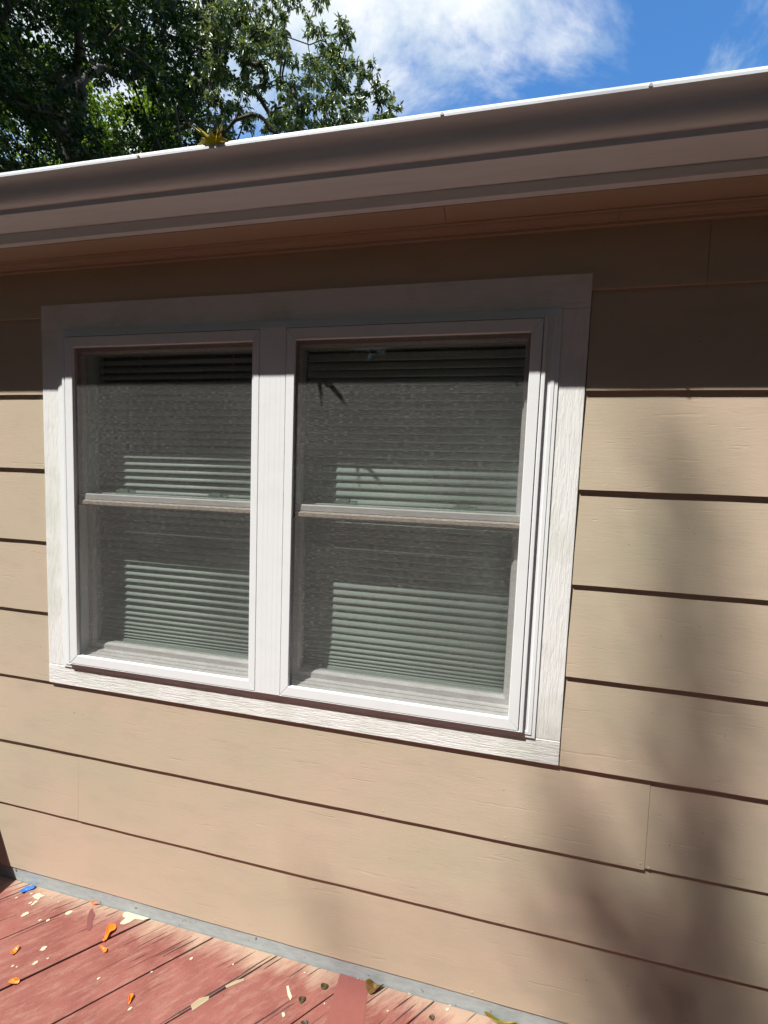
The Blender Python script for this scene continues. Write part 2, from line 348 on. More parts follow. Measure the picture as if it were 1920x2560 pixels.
def shell():
    # sheathing round the opening, other walls, floor and ceiling: a closed dark room behind the glass
    ox0, ox1, oz0, oz1 = -1.262, .182, .775, 1.845
    vs = []; fs = []
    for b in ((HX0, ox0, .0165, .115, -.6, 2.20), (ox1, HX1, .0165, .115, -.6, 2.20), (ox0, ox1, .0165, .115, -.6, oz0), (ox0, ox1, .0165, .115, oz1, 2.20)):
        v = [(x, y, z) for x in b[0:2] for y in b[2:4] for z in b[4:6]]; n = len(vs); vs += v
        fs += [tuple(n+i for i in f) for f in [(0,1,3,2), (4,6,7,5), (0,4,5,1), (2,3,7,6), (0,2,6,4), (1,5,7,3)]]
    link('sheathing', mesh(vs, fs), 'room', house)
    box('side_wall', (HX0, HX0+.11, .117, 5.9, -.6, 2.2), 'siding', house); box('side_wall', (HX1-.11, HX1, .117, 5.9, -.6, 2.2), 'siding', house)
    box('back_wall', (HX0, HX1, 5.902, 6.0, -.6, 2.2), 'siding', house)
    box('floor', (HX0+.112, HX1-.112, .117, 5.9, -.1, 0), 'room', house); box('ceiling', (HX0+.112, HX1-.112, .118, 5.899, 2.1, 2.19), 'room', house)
    # low gable roof
    prof = [(-.125, 2.150), (3.0, 2.98), (6.2, 2.150), (6.2, 2.205), (3.0, 3.035), (-.125, 2.205)]
    prof = [(-.118, 2.153), (3.0, 2.98), (6.2, 2.153), (6.2, 2.19), (3.0, 3.02), (-.118, 2.182)]
    link('roof', prism_x(prof, HX0-.2, HX1+.2), 'roof', house)
    box('flashing', (HX0, HX1, -.0050, .0155, -.05, .060), 'flashing', house)
    # soffit, fascia, moulding
    so1 = box('soffit_board', (HX0-.15, -.1025, -.0965, .0150, 2.0302, 2.046), 'soffit', house); box('soffit_board', (-.1013, HX1+.15, -.0965, .0150, 2.0306, 2.046), 'soffit', house)
    bevel(box('fascia_board', (HX0-.18, HX1+.18, -.1140, -.0970, 2.0310, 2.150), 'gutter', house), .0015)
    mp = [(y-.008, z-.003) for y, z in [(.0068, 2.0105), (.0006, 2.0105), (-.0030, 2.0120), (-.0040, 2.0175), (-.0085, 2.0185), (-.0100, 2.0205), (-.0150, 2.0225), (-.0190, 2.0265), (-.0205, 2.0300), (-.0245, 2.0310), (-.0250, 2.0330), (.0068, 2.0330)]]
    for a, b, s in ((HX0-.15, .2755, 3), (.2765, HX1+.15, 9)):
        w = wob(s, .0008); link('crown_moulding', prism_x(mp, a, b, .08, lambda x, j: (0, w(x) if j < 10 else 0)), 'soffit', house)
shell()

def gutter():
    out = [(-.1150, 2.1500), (-.1150, 2.0536), (-.1870, 2.0536), (-.1872, 2.0655), (-.1925, 2.0668), (-.1985, 2.0705), (-.2030, 2.0760), (-.2055, 2.0830), (-.2068, 2.0910), (-.2082, 2.0985), (-.2110, 2.1060), (-.2150, 2.1115), (-.2205, 2.1160),
           (-.2226, 2.1175), (-.2228, 2.1222), (-.2214, 2.1226), (-.2212, 2.1250), (-.2196, 2.1290), (-.2140, 2.1310), (-.2065, 2.1300)]
    t = .0012; inner = []
    for i, (y, z) in enumerate(out):
        a = out[max(0, i-1)]; b = out[min(len(out)-1, i+1)]; d = Vector((b[0]-a[0], b[1]-a[1])).normalized(); inner.append((y+d.y*t*1.0, z-d.x*t*1.0))
    prof = out + inner[::-1]
    w = wob(5, .0006, .6)
    g = link('gutter', prism_x(prof, HX0-.2, HX1+.2, .12, lambda x, j: (w(x), -.003*x)), 'gutter', house, True)
    g.data.set_sharp_from_angle(angle=math.radians(40))
    for x in (-.778, -.101, .259, -1.9):
        bm = bmesh.new(); bmesh.ops.create_cone(bm, cap_ends=True, segments=10, radius1=.0036, radius2=.0028, depth=.004, matrix=Matrix.Translation((x, -.2238, 2.1205-.003*x)) @ Matrix.Rotation(math.pi/2, 4, 'X'))
        me = bpy.data.meshes.new('screw'); bm.to_mesh(me); bm.free(); link('screw', me, 'screw', g)
    # dark mesh guard, bulging above the lip on one stretch
    vs = []; fs = []; n = 120; ww = wob(12, .0016, 2.)
    for i in range(n+1):
        x = HX0-.2 + (HX1-HX0+.4)*i/n; bulge = .016*math.exp(-((x+1.1)/.75)**2)
        for y, z in ((-.2095, 2.1318), (-.198, 2.1335+bulge*.75+ww(x)*.5), (-.17, 2.137+bulge), (-.12, 2.152)): vs.append((x, y, z))
    for i in range(n):
        for j in range(3): a = i*4+j; fs.append((a, a+4, a+5, a+1))
    o = link('gutter_guard', mesh(vs, fs), 'guard', house); sm = o.modifiers.new('thick', 'SOLIDIFY'); sm.thickness = .001
gutter()

# ---------------------------------------------------------------- windows
WZ0, WZ1 = .8125, 1.807
WIN = [dict(fo=(-1.2277, -.5785), so=(-1.2160, -.5835), si=(-1.1895, -.6040)), dict(fo=(-.5105, .1432), so=(-.5058, .1318), si=(-.4825, .1070))]
def windows():
    ty = -.0100
    for nm, b, m in (('trim_board', (TX0, TX1, ty, .0163, 1.8315, TZ1), 'trim_x'), ('trim_board', (TX0, TX1, ty, .0163, TZ0, .7920), 'trim_x'),
                     ('trim_board', (TX0, -1.2541, ty+.0006, .0163, .7926, 1.8310), 'trim_z'), ('trim_board', (.1752, TX1, ty+.0006, .0163, .7926, 1.8310), 'trim_z')):
        box(nm, b, m, house, .0018)
    # stepped flange round both windows
    fo = (-1.2535, .1746, .7924, 1.8312)
    def ins(d): return (fo[0]+d, fo[1]-d, fo[2]+d, fo[3]-d)
    L = [ins(0)+(.016,), ins(0)+(-.0125,), ins(.0012)+(-.0135,), ins(.0095)+(-.0135,), ins(.0100)+(-.0155,), ins(.0180)+(-.0155,), ins(.0186)+(-.0140,), ins(.0335)+(-.0140,), ins(.0335)+(.016,)]
    link('window_flange', rect_loops(L), 'vinyl', house)
    mz0, mz1 = .8095, 1.8118
    mc = bevel(box('mullion_cover', (-.5822, -.5071, -.0238, .06, mz0, mz1), 'vinyl', house), .001)
    for x in (-.5655, -.5525, -.5355, -.522):
        box('bead', (x-.0008, x+.0008, -.02398, -.0236, mz0+.001, mz1-.001), 'vinyl', mc)
    for wi, w in enumerate(WIN):
        fx0, fx1 = w['fo']; sx0, sx1 = w['so']; ix0, ix1 = w['si']; iz0, iz1 = .8398, 1.7780
        f = (fx0, fx1, .8095, 1.8118); p = (sx0-.0024, sx1+.0024, WZ0-.0012, WZ1+.0024); c = (ix0-.011, ix1+.011, iz0-.008, iz1+.008)
        L = [f+(.100,), f+(-.0235,), p+(-.0235,), p+(-.0100,), c+(-.0100,), c+(.100,)]
        win = bevel(link('window', rect_loops(L), 'vinyl', house), .0008, 1)
        tag(win, ['white double-hung window whose blind slats stand open', 'white double-hung window whose blind slats are nearly closed'][wi], None)
        # sill steps inside the bottom
        sp = [(-.0095, .8318), (-.0095, .8360), (.004, .8375), (.004, .8410), (.016, .8425), (.016, .8460), (.028, .8475), (.099, .8560), (.099, .8318)]
        link('sill', prism_x(sp, c[0]+.0005, c[1]-.0005), 'dusty', win)
        # screen
        sf = bevel(link('screen_frame', mitred_rails((sx0, sx1, WZ0, WZ1), (ix0, ix1, iz0, iz1), -.0242, -.0120), 'vinyl', win), .0012)
        me = mesh([(ix0-.004, -.0150, iz0-.004), (ix1+.004, -.0150, iz0-.004), (ix1+.004, -.0150, iz1+.004), (ix0-.004, -.0150, iz1+.004)], [(0, 1, 2, 3)])
        link('insect_screen', me, 'screen', win)
        # upper sash
        g = .0005; u0, u1 = c[0]+g, c[1]-g; gx0, gx1 = ix0+.007, ix1-.007; mr = 1.311
        L = [(u0, u1, mr, c[3]-g, .026), (u0, u1, mr, c[3]-g, .0035), (gx0-.004, gx1+.004, 1.330, iz1-.006, .0035), (gx0, gx1, 1.336, iz1-.011, .0120), (gx0, gx1, 1.336, iz1-.011, .026)]
        us = bevel(link('upper_sash', rect_loops(L), 'dusty', win), .0008, 1)
        box('glass_pane', (gx0-.003, gx1+.003, .0165, .0200, 1.333, iz1-.008), 'glass', win)
        # meeting rail of the upper sash: pale face over a weathered lip
        rp = [(.0030, 1.3465), (.0000, 1.3470), (-.0025, 1.3440), (-.0035, 1.3300), (.0030, 1.3275)]
        link('meeting_rail', prism_x(rp, u0+.008, u1-.001), 'dusty', win)
        wl = wob(61+wi, .0007, 3.)
        rp = [(.0030, 1.3272), (-.0035, 1.3285), (-.0085, 1.3240), (-.0090, 1.3150), (-.0060, 1.3105), (.0030, 1.3105)]
        link('rail_lip', prism_x(rp, u0+.002, u1-.0005, .03, lambda x, j: (wl(x), wl(x+3) if j in (3, 4) else 0)), 'rail_lip', win)
        # lower sash, further in
        lx0, lx1 = ix0+.009, ix1-.009
        L = [(u0, u1, .8480, 1.3495, .056), (u0, u1, .8480, 1.3495, .0300), (lx0-.005, lx1+.005, .8620, 1.3270, .0300), (lx0, lx1, .8670, 1.3220, .0380), (lx0, lx1, .8670, 1.3220, .056)]
        bevel(link('lower_sash', rect_loops(L), 'dusty', win), .0008, 1)
        box('glass_pane', (lx0-.003, lx1+.003, .0425, .0460, .864, 1.325), 'glass', win)
        for q in ([-1.068, -.746] if wi == 0 else [-.352, -.027]):
            bm = bmesh.new()
            for (a, b, s, t, z0, z1) in ((-.030, .030, .034, .052, 1.3496, 1.3540), (-.022, .012, .037, .050, 1.3540, 1.3640), (.006, .034, .040, .047, 1.3560, 1.3610), (-.030, -.018, .036, .046, 1.3540, 1.3600)):
                bmesh.ops.create_cube(bm, size=1, matrix=Matrix.Translation((q+(a+b)/2, (s+t)/2, (z0+z1)/2)) @ Matrix.Diagonal((b-a, t-s, z1-z0, 1)))
            bmesh.ops.bevel(bm, geom=bm.edges[:], offset=.0012, segments=2, affect='EDGES')
            me = bpy.data.meshes.new('sash_lock'); bm.to_mesh(me); bm.free(); link('sash_lock', me, 'lock', win)
windows()

# ---------------------------------------------------------------- blinds
def blinds():
    Y = .082
    for wi, w in enumerate(WIN):
        x0, x1 = w['si'][0]-.004, w['si'][1]+.004
        bl = empty('window_blind', ((x0+x1)/2, Y, .86))
        tag(bl, ['white horizontal blind with open slats showing dark gaps behind the window', 'white horizontal blind with nearly closed slats behind the window'][wi], 'blind')
        hw = (x1-x0)/2; tilt = [math.radians(46), math.radians(71)][wi]
        low = [.872, .881, .8905, .9015, .9145, .929, .945, .962]; zs = list(low); z = .9815
        while z < 1.775: zs.append(z); z += .0222
        shapes = {}
        def slat_mesh(t):
            vs = []; fs = []; n = 5; wd = .0125
            for sx in (-hw, hw):
                for i in range(n):
                    s = (i/(n-1)*2-1); yy = s*wd; bow = .0022*(1-s*s)
                    # window-side edge hangs down
                    vs.append((sx, yy*math.cos(t)-bow*math.sin(t), yy*math.sin(t)+bow*math.cos(t)))
            for i in range(n-1): fs.append((i, i+1, n+i+1, n+i))
            me = mesh(vs, fs); me.materials.append(M['slat']); me.polygons.foreach_set('use_smooth', [True]*len(me.polygons)); return me
        for i, zz in enumerate(zs):
            f = min(1., .25 + .75*i/8.); key = round(tilt*f, 3)
            if key not in shapes: shapes[key] = slat_mesh(key)
            o = bpy.data.objects.new('slat', shapes[key]); C.objects.link(o); o.parent = bl; o.location = (random.uniform(-.001, .001), 0, zz-.86+random.uniform(-.0006, .0006)); o.rotation_euler = (random.uniform(-.035, .035), random.uniform(-.0012, .0012), 0)
            sm = o.modifiers.new('thick', 'SOLIDIFY'); sm.thickness = .0004
        bevel(box('head_rail', (-hw, hw, -.014, .014, .920, .950), 'slat', bl), .002)
        bevel(box('bottom_rail', (-hw, hw, -.012, .012, -.001, .008), 'slat', bl), .002)
        for q in (-.55, .55):
            box('ladder_cord', (q*hw-.0006, q*hw+.0006, .0126, .0134, .002, .93), 'slat', bl)
blinds()

# ---------------------------------------------------------------- deck
def clip(poly, n, d):
    """keep n.p <= d"""
    out = []
    for i in range(len(poly)):
        a, b = poly[i], poly[(i+1) % len(poly)]; da = n[0]*a[0]+n[1]*a[1]-d; db = n[0]*b[0]+n[1]*b[1]-d
        if da <= 0: out.append(a)
        if (da < 0) != (db < 0) and da != db: t = da/(da-db); out.append((a[0]+t*(b[0]-a[0]), a[1]+t*(b[1]-a[1])))
    return out
ang = math.radians(44.0); NX, NY = math.cos(ang), -math.sin(ang)
GAPS = [-1.3974, -1.1756, -.9449, -.7179, -.5062, -.2648, -.0391]
def deck():
    vs = []; fs = []
    for i in range(6):
        y = -.25-i*.4; b = (-6., 4.2, y-.02, y+.02, -.24, -.0385); v = [(x, yy, z) for x in b[0:2] for yy in b[2:4] for z in b[4:6]]; n = len(vs); vs += v
        fs += [tuple(n+q for q in f) for f in [(0,1,3,2), (4,6,7,5), (0,4,5,1), (2,3,7,6), (0,2,6,4), (1,5,7,3)]]
    for x in (-6.02, -3.5, -.9, 1.7, 4.2):
        for y in (-.3, -2.2):
            b = (x-.045, x+.045, y-.045, y+.045, -.75, -.245); v = [(xx, yy, z) for xx in b[0:2] for yy in b[2:4] for z in b[4:6]]; n = len(vs); vs += v
            fs += [tuple(n+q for q in f) for f in [(0,1,3,2), (4,6,7,5), (0,4,5,1), (2,3,7,6), (0,2,6,4), (1,5,7,3)]]
    D = tag(link('deck', mesh(vs, fs), 'joist'), 'red painted plank deck laid diagonally to the house wall', None, kind='structure')
    g = list(GAPS); 
    while g[0] > -6.6: g.insert(0, g[0]-.2265)
    while g[-1] < 7.2: g.append(g[-1]+.2265)
    gapw = {round(-.9449, 3): .0062, round(-.7179, 3): .0042}
    for i in range(len(g)-1):
        ua = NX*g[i] + NY*-.006 + gapw.get(round(g[i], 3), .003)/2; ub = NX*g[i+1] + NY*-.006 - gapw.get(round(g[i+1], 3), .003)/2
        poly = [(-6.1, -2.45), (4.3, -2.45), (4.3, -.0062), (-6.1, -.0062)]
        poly = clip(poly, (-NX, -NY), -ua); poly = clip(poly, (NX, NY), ub)
        if len(poly) < 3: continue
        n = len(poly); dz = random.uniform(-.0012, .0008) if not (-1.6 < g[i] < .2) else random.uniform(-.0006, 0)
        v = [(x, y, dz) for x, y in poly] + [(x, y, dz-.036) for x, y in poly]
        f = [tuple(range(n)), tuple(range(2*n-1, n-1, -1))] + [(j, n+j, n+(j+1) % n, (j+1) % n) for j in range(n)]
        bevel(link('plank', mesh(v, f), 'deck', D), .0016)
    # paint left on the planks: thin skins
    def skin(name, poly, mat, z=.0009, th=.0008):
        n = len(poly); v = [(x, min(y, -.0066), z) for x, y in poly] + [(x, min(y, -.0066), -.0008) for x, y in poly]
        f = [tuple(range(n))] + [(j, n+j, n+(j+1) % n, (j+1) % n) for j in range(n)]
        return link(name, mesh(v, f), mat, D)
    def blob(x, y, r, st=1.5, a=.75, n=11):
        pts = []
        for i in range(n):
            t = 6.283*i/n; q = r*random.uniform(.75, 1.2); p = Vector((math.cos(t)*q*st, math.sin(t)*q)); p.rotate(Matrix.Rotation(a, 2)); pts.append((x+p.x, y+p.y))
        return pts
    for i, (x, y, r) in enumerate([(-1.3346, -.0898, .0066), (-1.3823, -.033, .0030), (-1.2719, -.0936, .0030), (-1.2479, -.0881, .0036), (-1.207, -.053, .0062), (-1.4148, -.0552, .0026), (-1.354, -.0585, .0036), (-1.3425, -.0598, .0034), (-1.3414, -.0513, .0044),
                      (-1.1827, -.1557, .0058), (-1.1685, -.1919, .0044), (-.9623, -.1802, .0028), (-.7463, -.0752, .0034), (-.8251, -.2176, .0032), (-1.1452, -.1741, .0022), (-1.2216, -.213, .0024), (-1.208, -.2118, .0018), (-.8323, -.132, .0022), (-1.30, -.03, .0018), (-1.27, -.034, .0018),
                      (-.2586, -.0045, .0028), (-.2487, -.0045, .0022), (-.238, -.0045, .0022), (-.1092, -.0045, .0036), (.003, -.0048, .0038), (-.0038, -.0182, .0032), (-.55, -.19, .0022), (-.62, -.06, .0018), (-.41, -.03, .0018), (-.16, -.06, .0016), (-.33, -.085, .0018)]):
        skin('paint_drip', blob(x, y, r), 'cream', .0009+.00002*i)
    skin('paint_smear', [(-1.0235, -.0436), (-1.0246, -.036), (-1.0201, -.0241), (-1.0345, -.0223), (-1.0399, -.0098), (-1.0312, -.002), (-1.0034, -.0045), (-.9652, -.0048), (-.9466, -.0045), (-.9617, -.0159), (-.99, -.0192), (-.9972, -.0318), (-1.0097, -.0418)], 'cream', .0010)
    skin('paint_smear', [(-1.3711, -.0387), (-1.3661, -.0299), (-1.3587, -.0246), (-1.3487, -.0279), (-1.3319, -.0271), (-1.3406, -.0361), (-1.3388, -.044), (-1.3555, -.0432)], 'cream', .0011)
    skin('paint_smear', [(-.4471, -.0727), (-.4416, -.0695), (-.4333, -.0801), (-.4215, -.0909), (-.422, -.0999), (-.4337, -.0916)], 'cream')
    skin('paint_smear', [(-.4337, -.131), (-.4269, -.1277), (-.4216, -.1344), (-.4259, -.1392)], 'cream')
    skin('maroon_spill', [(-1.1382, -.0514), (-1.1493, -.0321), (-1.1471, -.0236), (-1.1335, -.033), (-1.1204, -.0391), (-1.1145, -.0547), (-1.0984, -.0717), (-1.0962, -.0823), (-1.1105, -.0806)], 'maroon', .0007)
    skin('fresh_paint_patch', [(-.3116, -.0035), (-.2655, -.003), (-.2192, -.0014), (-.2222, -.0487), (-.2163, -.1017), (-.215, -.16), (-.315, -.16), (-.3123, -.1304), (-.3144, -.0713), (-.3119, -.029)], 'fresh', .0005)
    skin('bare_wood_scar', [(-.6761, -.1725), (-.6638, -.154), (-.6408, -.1425), (-.6373, -.1514), (-.6501, -.1661), (-.6636, -.1825)], 'bare', .0004)
    skin('bare_wood_scar', [(-.612, -.1113), (-.5896, -.0925), (-.5695, -.0821), (-.5686, -.0882), (-.5921, -.1056), (-.6064, -.116)], 'bare', .0004)
    # long open splits beside the scars
    def split(x, y, L_, w):
        d = Vector((math.sin(ang), math.cos(ang))); nn = Vector((NX, NY)); pts = []
        for t in (0, .25, .5, .75, 1): p = Vector((x, y))+d*L_*t+nn*(w*math.sin(math.pi*t)*.5+random.uniform(-.0004, .0004)); pts.append((p.x, p.y))
        for t in (1, .75, .5, .25, 0): p = Vector((x, y))+d*L_*t-nn*(w*math.sin(math.pi*t)*.5); pts.append((p.x, p.y))
        return pts
    for x, y, L_, w in ((-.735, -.235, .26, .0045), (-.70, -.21, .18, .003), (-.655, -.165, .17, .003), (-.86, -.10, .11, .0022), (-.83, -.09, .10, .0028), (-.79, -.085, .09, .0025), (-.92, -.085, .08, .002), (-.63, -.07, .08, .0025), (-.585, -.075, .09, .003), (-.53, -.05, .06, .0028),
                        (-.45, -.05, .06, .002), (-.40, -.035, .045, .002), (-1.26, -.055, .05, .002), (-1.085, -.035, .04, .0022), (-.15, -.09, .10, .0025), (-.09, -.06, .07, .002), (-.52, -.20, .16, .0025), (-.60, -.28, .18, .0025), (-1.42, -.16, .09, .0018)):
        skin('wood_split', split(x, y, L_, w), 'dark', .0003)
deck()

# ---------------------------------------------------------------- litter on the deck and gutter
def scrap(name, poly, mat, label, cat, group=None, h=.006, curl=.5, seed=0, hole=None):
    """crumpled sheet with a real rim: outline on the deck, raised edges and folds"""
    R = random.Random(seed); poly = [(x, min(y, -.0085)-.001) for x, y in poly]
    cx = sum(p[0] for p in poly)/len(poly); cy = sum(p[1] for p in poly)/len(poly); n = len(poly)
    # smooth the outline
    pts = []
    for i in range(n):
        a, b = Vector(poly[i]), Vector(poly[(i+1) % n]); pts += [a.lerp(b, .25), a.lerp(b, .75)]
    n = len(pts); rings = [1., .78, .5, .22]; vs = []; fs = []
    for ri, r in enumerate(rings):
        for i, p in enumerate(pts):
            t = 6.283*i/n; up = h*(curl*(r**3)*(.55+.45*math.sin(2*t+seed)) + .35*(.5+.5*math.sin(3*t+seed*1.7))*r*(1-r)*2.5)
            vs.append(((p.x-cx)*r, (p.y-cy)*r, .0012+up+R.uniform(0, h*.06)))
    for ri in range(len(rings)-1):
        for i in range(n): a = ri*n+i; b = ri*n+(i+1) % n; fs.append((a, b, b+n, a+n))
    vs.append((0, 0, .0014)); c = len(vs)-1; k = (len(rings)-1)*n
    for i in range(n): fs.append((k+i, k+(i+1) % n, c))
    o = link(name, mesh(vs, fs), mat, None, True); o.location = (cx, cy, 0)
    sm = o.modifiers.new('thick', 'SOLIDIFY'); sm.thickness = .0010; sm.offset = 0
    sb = o.modifiers.new('sub', 'SUBSURF'); sb.levels = 1; sb.render_levels = 1
    return tag(o, label, cat, group)
def knot(o, x, y, z, r, mat):
    bm = bmesh.new(); bmesh.ops.create_uvsphere(bm, u_segments=10, v_segments=7, radius=r); me = bpy.data.meshes.new('knot'); bm.to_mesh(me); bm.free()
    k = link('knot', me, mat, o, True); k.location = (x, y, z); k.scale = (1.3, .9, .8)
G = 'burst balloon scraps on the deck'
scrap('balloon_scrap', [(-1.4182, -.0431), (-1.424, -.0349), (-1.4244, -.0252), (-1.4228, -.017), (-1.4029, -.0102), (-1.3928, -.0094), (-1.3875, -.0169), (-1.393, -.0229), (-1.4029, -.0278), (-1.4068, -.0357), (-1.407, -.0409)], 'blue', 'blue burst balloon scrap lying on red deck by the wall', 'balloon', G, .009, .8, 2)
o = scrap('balloon_scrap', [(-1.0292, -.0973), (-1.0395, -.0811), (-1.0494, -.0632), (-1.0475, -.0512), (-1.0324, -.0474), (-1.0222, -.0553), (-1.0203, -.0687), (-1.0292, -.076), (-1.0207, -.0937)], 'orange', 'long looped orange balloon scrap beside the white paint smear', 'balloon', G, .010, .9, 5)
knot(o, .004, -.026, .005, .0035, 'orange')
scrap('balloon_scrap', [(-1.1735, -.0060), (-1.1672, -.004), (-1.1588, -.004), (-1.1434, -.004), (-1.1359, -.006), (-1.1386, -.013), (-1.1523, -.0135), (-1.163, -.0142)], 'orange', 'small orange balloon scrap touching the grey flashing', 'balloon', G, .011, 1., 8)
scrap('balloon_scrap', [(-1.0304, -.1121), (-1.0267, -.1064), (-1.0113, -.1121), (-1.0009, -.1123), (-.9944, -.1206), (-1.0018, -.1238), (-1.0141, -.1175), (-1.0231, -.1169)], 'orange', 'tiny bow-shaped orange balloon scrap just past the plank gap from the looped one', 'balloon', G, .007, .8, 3)
scrap('balloon_scrap', [(-1.2585, -.1921), (-1.2635, -.1828), (-1.262, -.173), (-1.2526, -.1693), (-1.2471, -.1764), (-1.2472, -.1857), (-1.2483, -.1942)], 'orange', 'short oval orange balloon scrap near cream paint drips', 'balloon', G, .009, .9, 9)
scrap('balloon_scrap', [(-1.1912, -.2477), (-1.1929, -.2403), (-1.1835, -.2372), (-1.1744, -.2382), (-1.1671, -.234), (-1.1603, -.2401), (-1.1651, -.2454), (-1.1738, -.2511), (-1.1841, -.2512)], 'orange', 'knotted orange balloon scrap caught in the wide plank gap', 'balloon', G, .010, .9, 4)
o = scrap('balloon_scrap', [(-.8383, -.2103), (-.841, -.2033), (-.8482, -.1973), (-.8499, -.1879), (-.8415, -.1871), (-.8344, -.1931), (-.8351, -.2011), (-.8325, -.2096)], 'orange', 'drop-shaped orange balloon scrap alone in the middle of a plank', 'balloon', G, .008, .9, 6)
G = 'fallen leaves on the deck'
scrap('fallen_leaf', [(-.2353, -.0197), (-.2239, -.0097), (-.2087, -.006), (-.1821, -.005), (-.1805, -.0116), (-.1927, -.0233), (-.2087, -.0373), (-.224, -.0355)], 'leaf_brown', 'curled brown dead leaf beside the fresh red paint patch', 'leaf', G, .016, 1.1, 1)
scrap('fallen_leaf', [(.0881, -.004), (.0986, -.004), (.1113, -.004), (.1336, -.004), (.151, -.0045), (.1829, -.006), (.1821, -.012), (.1497, -.022), (.1228, -.0181), (.1058, -.010)], 'leaf_yellow', 'yellow green leaf leaning against the flashing', 'leaf', G, .016, 1., 7)
scrap('fallen_leaf', [(-.3563, -.0518), (-.3507, -.041), (-.337, -.039), (-.332, -.0482), (-.3433, -.0579)], 'leaf_dark', 'small dark leaf bit on pale dusty plank end', 'leaf', G, .006, .8, 1)
scrap('fallen_leaf', [(-.4032, -.094), (-.3975, -.0836), (-.3842, -.0817), (-.3841, -.0929), (-.3932, -.1017)], 'leaf_dark', 'small olive leaf bit next to the worm-shaped paint smear', 'leaf', G, .006, .8, 2)
scrap('fallen_leaf', [(-.3777, -.1402), (-.3731, -.1321), (-.3605, -.1299), (-.3569, -.136), (-.366, -.143)], 'leaf_dark', 'small dark leaf bit lying farthest from the wall', 'leaf', G, .006, .8, 3)
scrap('fallen_leaf', [(-.0529, -.0473), (-.0461, -.0385), (-.0366, -.0404), (-.0371, -.051), (-.0472, -.0526)], 'leaf_dark', 'small brown leaf bit between the curled leaf and the yellow green leaf', 'leaf', G, .006, .8, 4)

def gutter_leaf():
    # lobed leaf caught on the gutter lip, lobes reaching outwards
    base = Vector((-.592, -.212, 2.134))
    tips = [(-.634, -.216, 2.136), (-.621, -.264, 2.141), (-.604, -.236, 2.134), (-.586, -.238, 2.141), (-.571, -.236, 2.133), (-.545, -.260, 2.137), (-.556, -.222, 2.134), (-.566, -.205, 2.135), (-.60, -.200, 2.136)]
    vs = [tuple(base+Vector((0, 0, .004)))]; fs = []; n = len(tips); R = random.Random(4)
    ring = []; mid = []
    for i, t in enumerate(tips):
        t = Vector(t); nx = Vector(tips[(i+1) % n]); d = t-base; side = d.cross(Vector((0, 0, 1))).normalized()
        web = base + ((t+nx)/2-base)*R.uniform(.55, .78) + Vector((0, 0, R.uniform(.001, .008)))
        ring += [base+d*.74-side*.0050+Vector((0, 0, R.uniform(0, .004))), base+d*.88-side*.0022, t, base+d*.86+side*.0026, base+d*.72+side*.0052+Vector((0, 0, R.uniform(0, .004))), web]
    ring = [p for p in ring]; m = len(ring)
    # keep the winding of the outline monotonic round the base
    ring.sort(key=lambda p: math.atan2(p.y-base.y, p.x-base.x))
    for p in ring: vs.append(tuple(base+(p-base)*.5+Vector((0, 0, .004+R.uniform(-.001, .001)))))
    for p in ring: vs.append(tuple(p))
    for i in range(m): j = (i+1) % m; fs += [(0, 1+i, 1+j), (1+i, 1+m+i, 1+m+j, 1+j)]
    o = link('caught_leaf', mesh([tuple(Vector(v)-base) for v in vs], fs), 'leaf_olive', None, True); o.location = base
    sm = o.modifiers.new('thick', 'SOLIDIFY'); sm.thickness = .0006
    bm = bmesh.new(); bm.from_mesh(o.data); bmesh.ops.recalc_face_normals(bm, faces=bm.faces); bm.to_mesh(o.data); bm.free()
    tag(o, 'ragged olive leaf caught on the white gutter lip', 'leaf')
gutter_leaf()

# low storage box beyond the frame; its lid edge throws the shadow at the wall's foot
sb = empty('deck_box', (-2.0, -.33, 0)); tag(sb, 'low dark resin box standing on the deck against the wall', 'box')
bevel(box('body', (-.38, .385, -.26, .27, 0, .285), 'box', sb), .012, 3); bevel(box('lid', (-.39, .397, -.27, .285, .286, .318), 'box', sb), .012, 4)

